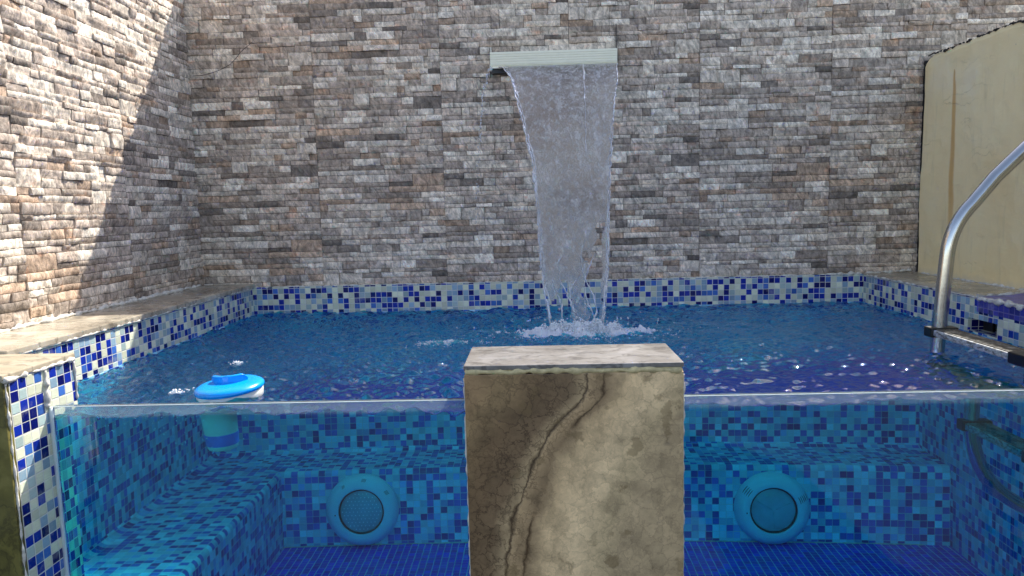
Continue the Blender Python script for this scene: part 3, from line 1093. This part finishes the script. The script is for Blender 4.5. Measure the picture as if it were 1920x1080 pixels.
mb = MB().box(sx0 - .004, sx1 + .004, B + .002, B + .016, sz1 + .0005, sz1 + .004)  # dark strips marking the cut lines in the stone round the spout
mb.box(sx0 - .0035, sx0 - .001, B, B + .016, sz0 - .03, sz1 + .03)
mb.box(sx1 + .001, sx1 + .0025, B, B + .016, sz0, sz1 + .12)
mb.build("cut_lines", M_TAR, sp)

# ------------------------------------------------------------------ waterfall
ZT = 1.142
LE = [(1.142, -.150), (1.124, -.122), (1.053, -.085), (.922, -.055), (.801, -.029), (.686, -.002), (.465, .015), (.252, .027), (.128, .041), (.0, .058)]
RE = [(1.142, .392), (1.099, .386), (1.036, .375), (.909, .349), (.790, .334), (.677, .320), (.458, .302), (.246, .288), (.123, .275), (.0, .258)]


def interp(tab, z):
    zz = [t[0] for t in tab][::-1]
    xx = [t[1] for t in tab][::-1]
    return np.interp(z, zz, xx)


def fy(z):
    return 3.402 - .635 * np.sqrt(np.clip((ZT - z) / ZT, 0, 1))


fall = empty("waterfall", (.165, 2.78, 0), "clear sheet of water falling from the ivory spout into the pool", "waterfall")
nz_, nx_ = 300, 110
tt = np.linspace(0, 1, nz_)
zz = ZT - (ZT + .004) * tt ** 1.25
S_, Zg = np.meshgrid(np.linspace(0, 1, nx_), zz)
xl, xr = interp(LE, Zg), interp(RE, Zg)
Xg = xl + (xr - xl) * S_
wob = .004 * vnoise(Zg * 24, S_ * 0 + 1, 5) * (1 - S_) + .004 * vnoise(Zg * 26, S_ * 0 + 4, 6) * S_
Xg = Xg + wob * np.clip((ZT - Zg) * 5, 0, 1)
grow = np.clip((ZT - Zg) / .5, .15, 1.6)
Yg = fy(Zg) + grow * (.0045 * vnoise(Xg * 34, Zg * 16, 21) + .0022 * vnoise(Xg * 90, Zg * 44, 22))
th = .0016 + .0011 * grow * (1 + vnoise(Xg * 55, Zg * 30, 23)) + .0006 * vnoise(Xg * 160, Zg * 90, 24)
th = np.clip(th, .0008, .006)
front = np.stack([Xg, Yg - th, Zg], -1)
back = np.stack([Xg, Yg + th, Zg], -1)
hole = vnoise(Xg * 19 + 3, Zg * 13, 31) + .5 * vnoise(Xg * 45, Zg * 33, 32)
keep = hole < np.interp(Zg, [0, .12, .3, .5], [.02, .2, .75, 5])
# a ragged gap on the right, low down, as the sheet tears
e1 = .70 + .10 * vnoise(Zg * 14, Zg * 0, 8) + .05 * vnoise(Zg * 45, Zg * 0, 9)
e2 = .90 + .06 * vnoise(Zg * 17, Zg * 0, 10)
keep &= ~((S_ > e1 + .9 * np.clip(Zg - .26, 0, 1)) & (S_ < e2) & (Zg < .42))
e3 = .42 + .10 * vnoise(Zg * 16, Zg * 0, 12)
keep &= ~((np.abs(S_ - e3) < .10 - .5 * Zg) & (Zg < .19))
idx = np.arange(nz_ * nx_).reshape(nz_, nx_)
N = nz_ * nx_
kq = keep[:-1, :-1] & keep[1:, :-1] & keep[:-1, 1:] & keep[1:, 1:]
F_ = []
for i, j in zip(*np.nonzero(kq)):
    a, b, c, d = idx[i, j], idx[i, j + 1], idx[i + 1, j + 1], idx[i + 1, j]
    F_.append((a, d, c, b))
    F_.append((a + N, b + N, c + N, d + N))
    if i == 0 or not kq[i - 1, j]:
        F_.append((a, b, b + N, a + N))
    if i == nz_ - 2 or not kq[i + 1, j]:
        F_.append((c, d, d + N, c + N))
    if j == 0 or not kq[i, j - 1]:
        F_.append((d, a, a + N, d + N))
    if j == nx_ - 2 or not kq[i, j + 1]:
        F_.append((b, c, c + N, b + N))
mb = MB().add(np.concatenate([front.reshape(-1, 3), back.reshape(-1, 3)]), F_)
mb.build("water_sheet", M_FALL, fall, smooth=True)


def rope(mb, f, z0, z1, r0, r1, seed, amp=.003):
    n = int(abs(z0 - z1) / .0045)
    pts, rad = [], []
    for k in range(n + 1):
        z_ = z0 + (z1 - z0) * k / n
        x_ = f(z_) + amp * float(vnoise(z_ * 38, seed, 3)) + amp * .6 * float(vnoise(z_ * 90, seed, 4))
        pts.append((x_, float(fy(z_)) + amp * .7 * float(vnoise(z_ * 50, seed, 6)), z_))
        rad.append(max(.0007, (r0 + (r1 - r0) * k / n) * (1 + .6 * float(vnoise(z_ * 85, seed, 5)))))
    mb.tube(pts, rad, n=8)


mb = MB()
rope(mb, lambda z: float(interp(LE, z)) - .001, 1.138, .0, .0035, .0050, 1)
rope(mb, lambda z: float(interp(LE, z)) + .007, 1.10, .05, .0020, .0035, 2)
rope(mb, lambda z: float(interp(RE, z)) + .001, 1.138, .0, .0022, .0042, 3)
rope(mb, lambda z: float(interp(RE, z)) - .006, .85, .04, .0016, .0032, 4)
rope(mb, lambda z: .219 + .038 * (z - .68), 1.128, .70, .0030, .0016, 5, .0022)
rope(mb, lambda z: .208 + .028 * math.sin(z * 17), .42, .0, .002, .0035, 6, .004)
rope(mb, lambda z: .120 + .030 * math.sin(z * 15 + 1), .30, .0, .002, .0038, 7, .005)
rope(mb, lambda z: .170 + .035 * math.sin(z * 21 + 2), .26, .0, .002, .004, 8, .005)
rope(mb, lambda z: .245 - .05 * math.sin((z - .02) * 11), .30, .02, .002, .003, 9, .004)
rope(mb, lambda z: .085 + .02 * math.sin(z * 24), .20, .0, .002, .0032, 10, .005)
mb.build("water_rope", M_DROP, fall, smooth=True)


def ico(sub):
    bm = bmesh.new()
    bmesh.ops.create_icosphere(bm, subdivisions=sub, radius=1)
    v = np.array([list(q.co) for q in bm.verts])
    f = [tuple(q.index for q in p.verts) for p in bm.faces]
    bm.free()
    return v, f


ICV, ICF = ico(2)
IC1V, IC1F = ico(1)


def blob(mb, p, r, st=(1, 1, 1), low=False):
    V_, F2 = (IC1V, IC1F) if low else (ICV, ICF)
    mb.add(V_ * r * np.array(st) + np.array(p), F2)


mb = MB()
for tab, sgn in ((LE, -1), (RE, 1)):
    for k in range(150):
        z_ = random.uniform(.03, 1.08)
        x_ = float(interp(tab, z_)) + sgn * abs(random.gauss(0, .004))
        blob(mb, (x_, float(fy(z_)) + random.gauss(0, .004), z_), random.uniform(.0010, .0030), (1, 1, random.uniform(1, 2)))
for k in range(60):          # thin stream of beads leaving the lip's left end
    t_ = k / 59
    z_ = 1.130 - .72 * t_ ** 1.3
    x_ = np.interp(z_, [.42, .471, .692, .879, 1.03, 1.119, 1.13], [-.238, -.236, -.227, -.217, -.207, -.183, -.18])
    for _ in range(2 if t_ < .6 else 1):
        blob(mb, (x_ + random.gauss(0, .003), float(fy(z_)) + random.gauss(0, .004), z_ + random.gauss(0, .004)),
             random.uniform(.0020, .0042) * (1 - .35 * t_), (1, 1, random.uniform(1, 2.2)))
BEADS = mb

# ------------------------------------------------------------------ splash and foam
mb = BEADS
for k in range(420):
    a = random.uniform(0, 2 * math.pi)
    r = abs(random.gauss(0, .17))
    x_, y_ = FX + .01 + r * math.cos(a) * 1.25, FY - .03 + r * math.sin(a) * .7
    if y_ > B - .04:
        continue
    z_ = abs(random.gauss(0, .045)) * math.exp(-r * 3) + .004
    blob(mb, (x_, y_, z_), random.uniform(.0010, .0036), (1, 1, random.uniform(.8, 1.6)), low=r > .25)
for k in range(90):
    x_, y_ = random.uniform(-.5, .7), random.uniform(2.1, 2.9)
    blob(mb, (x_, y_, random.uniform(.003, .02)), random.uniform(.0008, .002), low=True)
# little crown jets
for k in range(16):
    a = random.uniform(0, 2 * math.pi)
    x_, y_ = FX + .12 * math.cos(a), FY - .02 + .05 * math.sin(a)
    h_ = random.uniform(.015, .05)
    lean = Vector((.6 * math.cos(a) * h_, .4 * math.sin(a) * h_, h_))
    p0 = Vector((x_, y_, .0))
    mb.tube([p0 + lean * t - Vector((0, 0, .25 * h_ * t * t)) for t in (0, .3, .6, .85, 1)], [.004, .003, .002, .0013, .0022], n=7)
tag(mb.build("splash_droplets", M_DROP, smooth=True), "water droplets flying off the waterfall and round its foot", kind="stuff")

mb = MB()


def foam_patch(cx, cy, rx, ry, n, h, seed):
    random.seed(seed)
    for k in range(n):
        a = random.uniform(0, 2 * math.pi)
        r = abs(random.gauss(0, .55))
        if r > 1.5:
            continue
        x_, y_ = cx + rx * r * math.cos(a), cy + ry * r * math.sin(a)
        if not (XL < x_ < XR and y_ < B - .02):
            continue
        nn = float(vnoise(x_ * 26, y_ * 26, seed)) + .5 * float(vnoise(x_ * 60, y_ * 60, seed + 1))
        if r > .45 and nn < -.1 + .5 * (r - .45):
            continue
        top_ = h * max(0, 1 - r) ** 1.2 * (.55 + .6 * max(0, nn + .3))
        z_ = random.uniform(-.012, 0) + top_ * random.random()
        rr_ = random.uniform(.0011, .0034) * (1.25 - .5 * min(r, 1))
        blob(mb, (x_, y_, z_ + .003), rr_, (1, 1, .8), low=True)


foam_patch(FX + .01, FY - .035, .32, .085, 9000, .070, 3)
foam_patch(FX + .02, FY - .06, .42, .15, 4200, .012, 4)
foam_patch(-.33, 2.58, .16, .07, 1300, .008, 5)
foam_patch(-1.02, 1.93, .05, .03, 110, .003, 6)
foam_patch(-1.0, 2.3, .03, .015, 50, .003, 7)
fxs, fys = np.meshgrid(np.linspace(-1, 1, 150), np.linspace(-1, 1, 70), indexing='ij')
rr2 = np.hypot(fxs, fys)
fX, fY = FX + .01 + fxs * .36, FY - .04 + fys * .11
fn = vnoise(fX * 24, fY * 24, 3) + .6 * vnoise(fX * 55, fY * 55, 4) + .5 * vnoise(fX * 120, fY * 120, 5)
fZ = -.014 + .056 * np.clip(1 - rr2 + .18 * fn, 0, 1) ** 1.1 * (.8 + .35 * fn) + .004 * vnoise(fX * 240, fY * 240, 6)
fk = np.arange(fX.size).reshape(fX.shape)
up_ = fZ > -.004 + .004 * fn
fq = [(fk[i, j], fk[i + 1, j], fk[i + 1, j + 1], fk[i, j + 1]) for i in range(149) for j in range(69)
      if up_[i, j] and up_[i + 1, j] and up_[i + 1, j + 1] and up_[i, j + 1]]
mb.add(np.stack([fX, fY, fZ], -1).reshape(-1, 3), fq)
tag(mb.build("foam", M_FOAM, smooth=True), "white foam where the waterfall strikes the pool", kind="stuff")
random.seed(19)

# bubbles under the surface, near the fall and at the left window
mb = MB()
for k in range(240):
    x_, y_ = random.gauss(-.95, .16), random.uniform(W0 + .04, 2.05)
    z_ = -abs(random.gauss(.02, .05)) - .008
    blob(mb, (min(max(x_, XL + .02), -.55), y_, z_), random.uniform(.0008, .0022), low=True)
for k in range(150):
    x_, y_ = random.gauss(.2, .2), random.uniform(2.4, 3.1)
    blob(mb, (x_, y_, -abs(random.gauss(0, .10)) - .02), random.uniform(.001, .003), low=True)
tag(mb.build("air_bubbles", M_FOAM, smooth=True), "small air bubbles just under the water surface", kind="stuff")

# ------------------------------------------------------------------ floating dispenser
DC = Vector((-.838, 1.872, .006))
disp = empty("chlorine_dispenser", DC, "blue-lidded white floating chlorine dispenser in the water at the left", "pool float")
tm = (Matrix.Rotation(math.radians(-3.2), 3, 'Y') @ Matrix.Rotation(math.radians(3), 3, 'X'))
mb = MB().lathe([(0, .030), (.060, .031), (.078, .029), (.087, .024), (.0905, .019), (.0905, .014), (.088, .011), (.08, .010), (0, .010)], 64, DC, tm)
lid = mb.build("lid", M_BLUEP, disp, smooth=True, auto=40)
mb = MB()
hp = []
n_ = 26
for k in range(n_ + 1):
    a = math.radians(-62 + 124 * k / n_)
    hp.append((a,))
pts = np.zeros((n_ + 1, 6, 3))
for k, (a,) in enumerate(hp):
    ro, ri = .050, .040
    tap = min(1, 6 * min(k, n_ - k) / n_ + .25)
    hgt = .020 * min(1, tap + .15)
    for q, (rr_, zz_) in enumerate(((ro, .028), (ro, .030 + hgt * .9), (ro - .002, .030 + hgt), (ri + .002, .030 + hgt), (ri, .030 + hgt * .9), (ri, .028))):
        vv = tm @ Vector((rr_ * 1.15 * math.sin(a), -rr_ * math.cos(a) + .040, zz_))
        pts[k, q] = (DC.x - .004 + vv.x, DC.y + vv.y, DC.z + vv.z)
base = 0
mb.grid(pts, closed_v=True)
mb.caps([tuple(range(5, -1, -1)), tuple(n_ * 6 + q for q in range(6))])
mb.build("handle", M_BLUEP, lid, smooth=True, auto=45)
mb = MB().lathe([(0, .0098), (.084, .0098), (.0865, .006), (.085, -.012), (.078, -.022), (.060, -.027), (.052, -.030), (0, -.030)], 64, DC, tm)
DU = DC + Vector((-.013, 0, .002))
mb.build("float_ring", M_WHITEP, disp, smooth=True, auto=40)
mb = MB().lathe([(.0470, -.0310), (.0465, -.05), (.0440, -.094), (0, -.094)], 48, DU, tm)
mb.build("basket", M_WHITEP, disp, smooth=True, auto=40)
mb = MB().lathe([(0, -.0938), (.0450, -.0938), (.0450, -.097), (.0430, -.122), (.0420, -.125), (0, -.125)], 48, DU, tm)
mb.build("collar", M_BLUEB, disp, smooth=True, auto=40)
mb = MB().lathe([(0, -.1252), (.0408, -.1252), (.0408, -.133), (.038, -.137), (0, -.138)], 48, DU, tm)
mb.build("base_cap", M_WHITEP, disp, smooth=True, auto=40)


# ------------------------------------------------------------------ underwater lamps
def lamp(cx, cz, label, leds, vents, lens_mat):
    root = empty("pool_light", (cx, YB, cz), label, "pool light", "round pool lights on the bench front")
    R = Matrix.Rotation(math.radians(90), 3, 'X')            # axis z -> -y
    c = (cx, YB, cz)
    mb = MB().lathe([(.139, .0005), (.144, .010), (.143, .022), (.134, .038), (.118, .049), (.102, .0535), (.092, .0535), (.0895, .050), (.0895, .030), (.02, .030)], 72, c, R)
    ring = mb.build("ring", M_RING, root, smooth=True, auto=35)
    mb = MB().lathe([(.0893, .0485), (.087, .047), (.084, .0465), (.0835, .042), (.0835, .031)], 72, c, R)
    mb.build("gasket", M_DARKP, root, smooth=True, auto=35)
    lz = (cx, YB, cz)
    mb = MB().lathe([(.0832, .041), (.07, .0445), (.05, .0468), (.025, .0478), (0, .048)], 72, lz, R)
    mb.build("lens", lens_mat, root, smooth=True)
    if leds:
        mb = MB()
        for i in range(-5, 6):
            for j in range(-5, 6):
                x_, z_ = (i + (.5 if j % 2 else 0)) * .0150, j * .0140
                if math.hypot(x_, z_) < .076:
                    mb.add(ICV * .0024 + np.array((cx + x_, YB - .0475 + .07 * (math.hypot(x_, z_) / .16) ** 2 * .25, cz + z_)), ICF)
        mb.build("led_array", M_LED, root, smooth=True)
    else:
        mb = MB()
        for ang in (25, 150, 270):
            a = math.radians(ang)
            mb.tube([(cx + t * math.cos(a), YB - .0482 + .03 * t, cz + t * math.sin(a)) for t in (.008, .03, .055, .07)], .0012, n=6)
        mb.build("lens_ribs", M_LENS, root, smooth=True)
    for (ang, cnt, length, rad, style) in vents:
        mb = MB()
        for k in range(cnt):
            if style == 'arc':
                rr = rad - k * .0075
                a0 = math.radians(ang)
                da = length / rr / 2
                pts = []
                for q in range(7):
                    a = a0 - da + 2 * da * q / 6
                    pts.append((cx + rr * math.cos(a), YB - ring_y(rr) - .0003, cz + rr * math.sin(a)))
                mb.tube(pts, [.0003, .0011, .0014, .0014, .0014, .0011, .0003], n=6)
            else:
                a = math.radians(ang + (k - (cnt - 1) / 2) * 2.1)
                pts = []
                for q in range(5):
                    rr = rad - length / 2 + length * q / 4
                    aa = a - .25 * (rr - rad) / rad * 1.2
                    pts.append((cx + rr * math.cos(aa), YB - ring_y(rr) - .0003, cz + rr * math.sin(aa)))
                mb.tube(pts, .0009, n=6)
        mb.build("vent_slots", M_DARKP, ring, smooth=True)
    mb = MB().lathe([(0, .001), (.0028, .0008), (.003, -.002)], 16, (cx - .102, YB - .0533, cz - .010), R)
    mb.build("screw", M_DARKP, ring, smooth=True)
    return root


def ring_y(r):
    return float(np.interp(r, [.092, .102, .118, .134, .143], [.0535, .0535, .049, .038, .022]))


lamp(-.709, -.690, "round pool light with a lens full of tiny LED dots, left of the central pillar", True,
     [(124, 3, .010, .122, 'rad'), (84, 4, .011, .125, 'rad'), (36, 4, .012, .125, 'rad')], M_LENSD)
lamp(.901, -.700, "round pool light with plain smoky lens and long vent slots, right of the pillar", False,
     [(143, 4, .036, .134, 'arc'), (23, 5, .030, .136, 'arc')], M_LENS)

# ------------------------------------------------------------------ ladder
lad = empty("pool_ladder", (1.29, 2.09, -.45), "stainless steel pool ladder with worn plastic treads at the right", "ladder")


def arc(p0, p1, p2, n=8):
    p0, p1, p2 = Vector(p0), Vector(p1), Vector(p2)
    return [p0 * (1 - t) ** 2 + p1 * 2 * t * (1 - t) + p2 * t * t for t in [k / n for k in range(n + 1)]]


for yy in (2.29, 1.848):
    path = [Vector((1.566, yy, -.470))] + arc((1.50, yy, -.455), (1.285, yy, -.40), (1.283, yy, -.17), 14) + [Vector((1.284, yy, 0)), Vector((1.296, yy, .2))]
    path += arc((1.303, yy, .300), (1.310, yy, .400), (1.375, yy, .465), 12)
    path += [Vector((1.44, yy, .545)), Vector((1.525, yy, .628))]
    path += arc((1.60, yy, .70), (1.72, yy, .80), (1.76, yy, .62), 12) + [Vector((1.772, yy, .4)), Vector((1.78, yy, ZC + .002))]
    mb = MB().tube(path, .0215, n=24)
    rl = mb.build("rail", M_CHROME, lad, smooth=True, auto=50)
for i, (xx, z_) in enumerate(((1.287, .066), (1.285, -.180), (1.36, -.400))):
    if i == 2:
        continue
    ya, yb_ = 1.88, 2.268
    mb = MB()
    mb.box(xx - .030, xx + .044, ya, yb_, z_ - .016, z_ + .0035)
    tr = mb.build("tread", M_TREAD, lad, bevel=.004)
    mb = MB()
    for k in range(7):
        x_ = xx - .024 + k * .0092
        mb.box(x_, x_ + .0062, ya + .006, yb_ - .006, z_ + .0036, z_ + .0060)
    mb.build("tread_grip", M_TREADTOP, tr, bevel=.0008, seg=1)
    for yy in (2.29, 1.848):
        mb = MB().box(xx - .036, xx + .050, yy - .0235, yy + (.0235 if yy > 2 else .056), z_ - .022, z_ + .010)
        mb.build("end_cap", M_BLACKP, tr, bevel=.005)

# ------------------------------------------------------------------ loose cable on the stone wall
mb = MB()
wp = [(-1.617, 1.157), (-1.565, 1.160), (-1.513, 1.171), (-1.470, 1.186), (-1.433, 1.205), (-1.400, 1.235), (-1.377, 1.262), (-1.351, 1.281), (-1.31, 1.312)]
pts = []
for i in range(len(wp) - 1):
    for k in range(5):
        t = k / 5
        pts.append((wp[i][0] * (1 - t) + wp[i + 1][0] * t, B - .002, wp[i][1] * (1 - t) + wp[i + 1][1] * t))
mb.tube(pts, .0013, n=6)
tag(mb.build("cable", M_WIRE, smooth=True), "thin dark cable curving over the stone wall near the left corner", "cable")
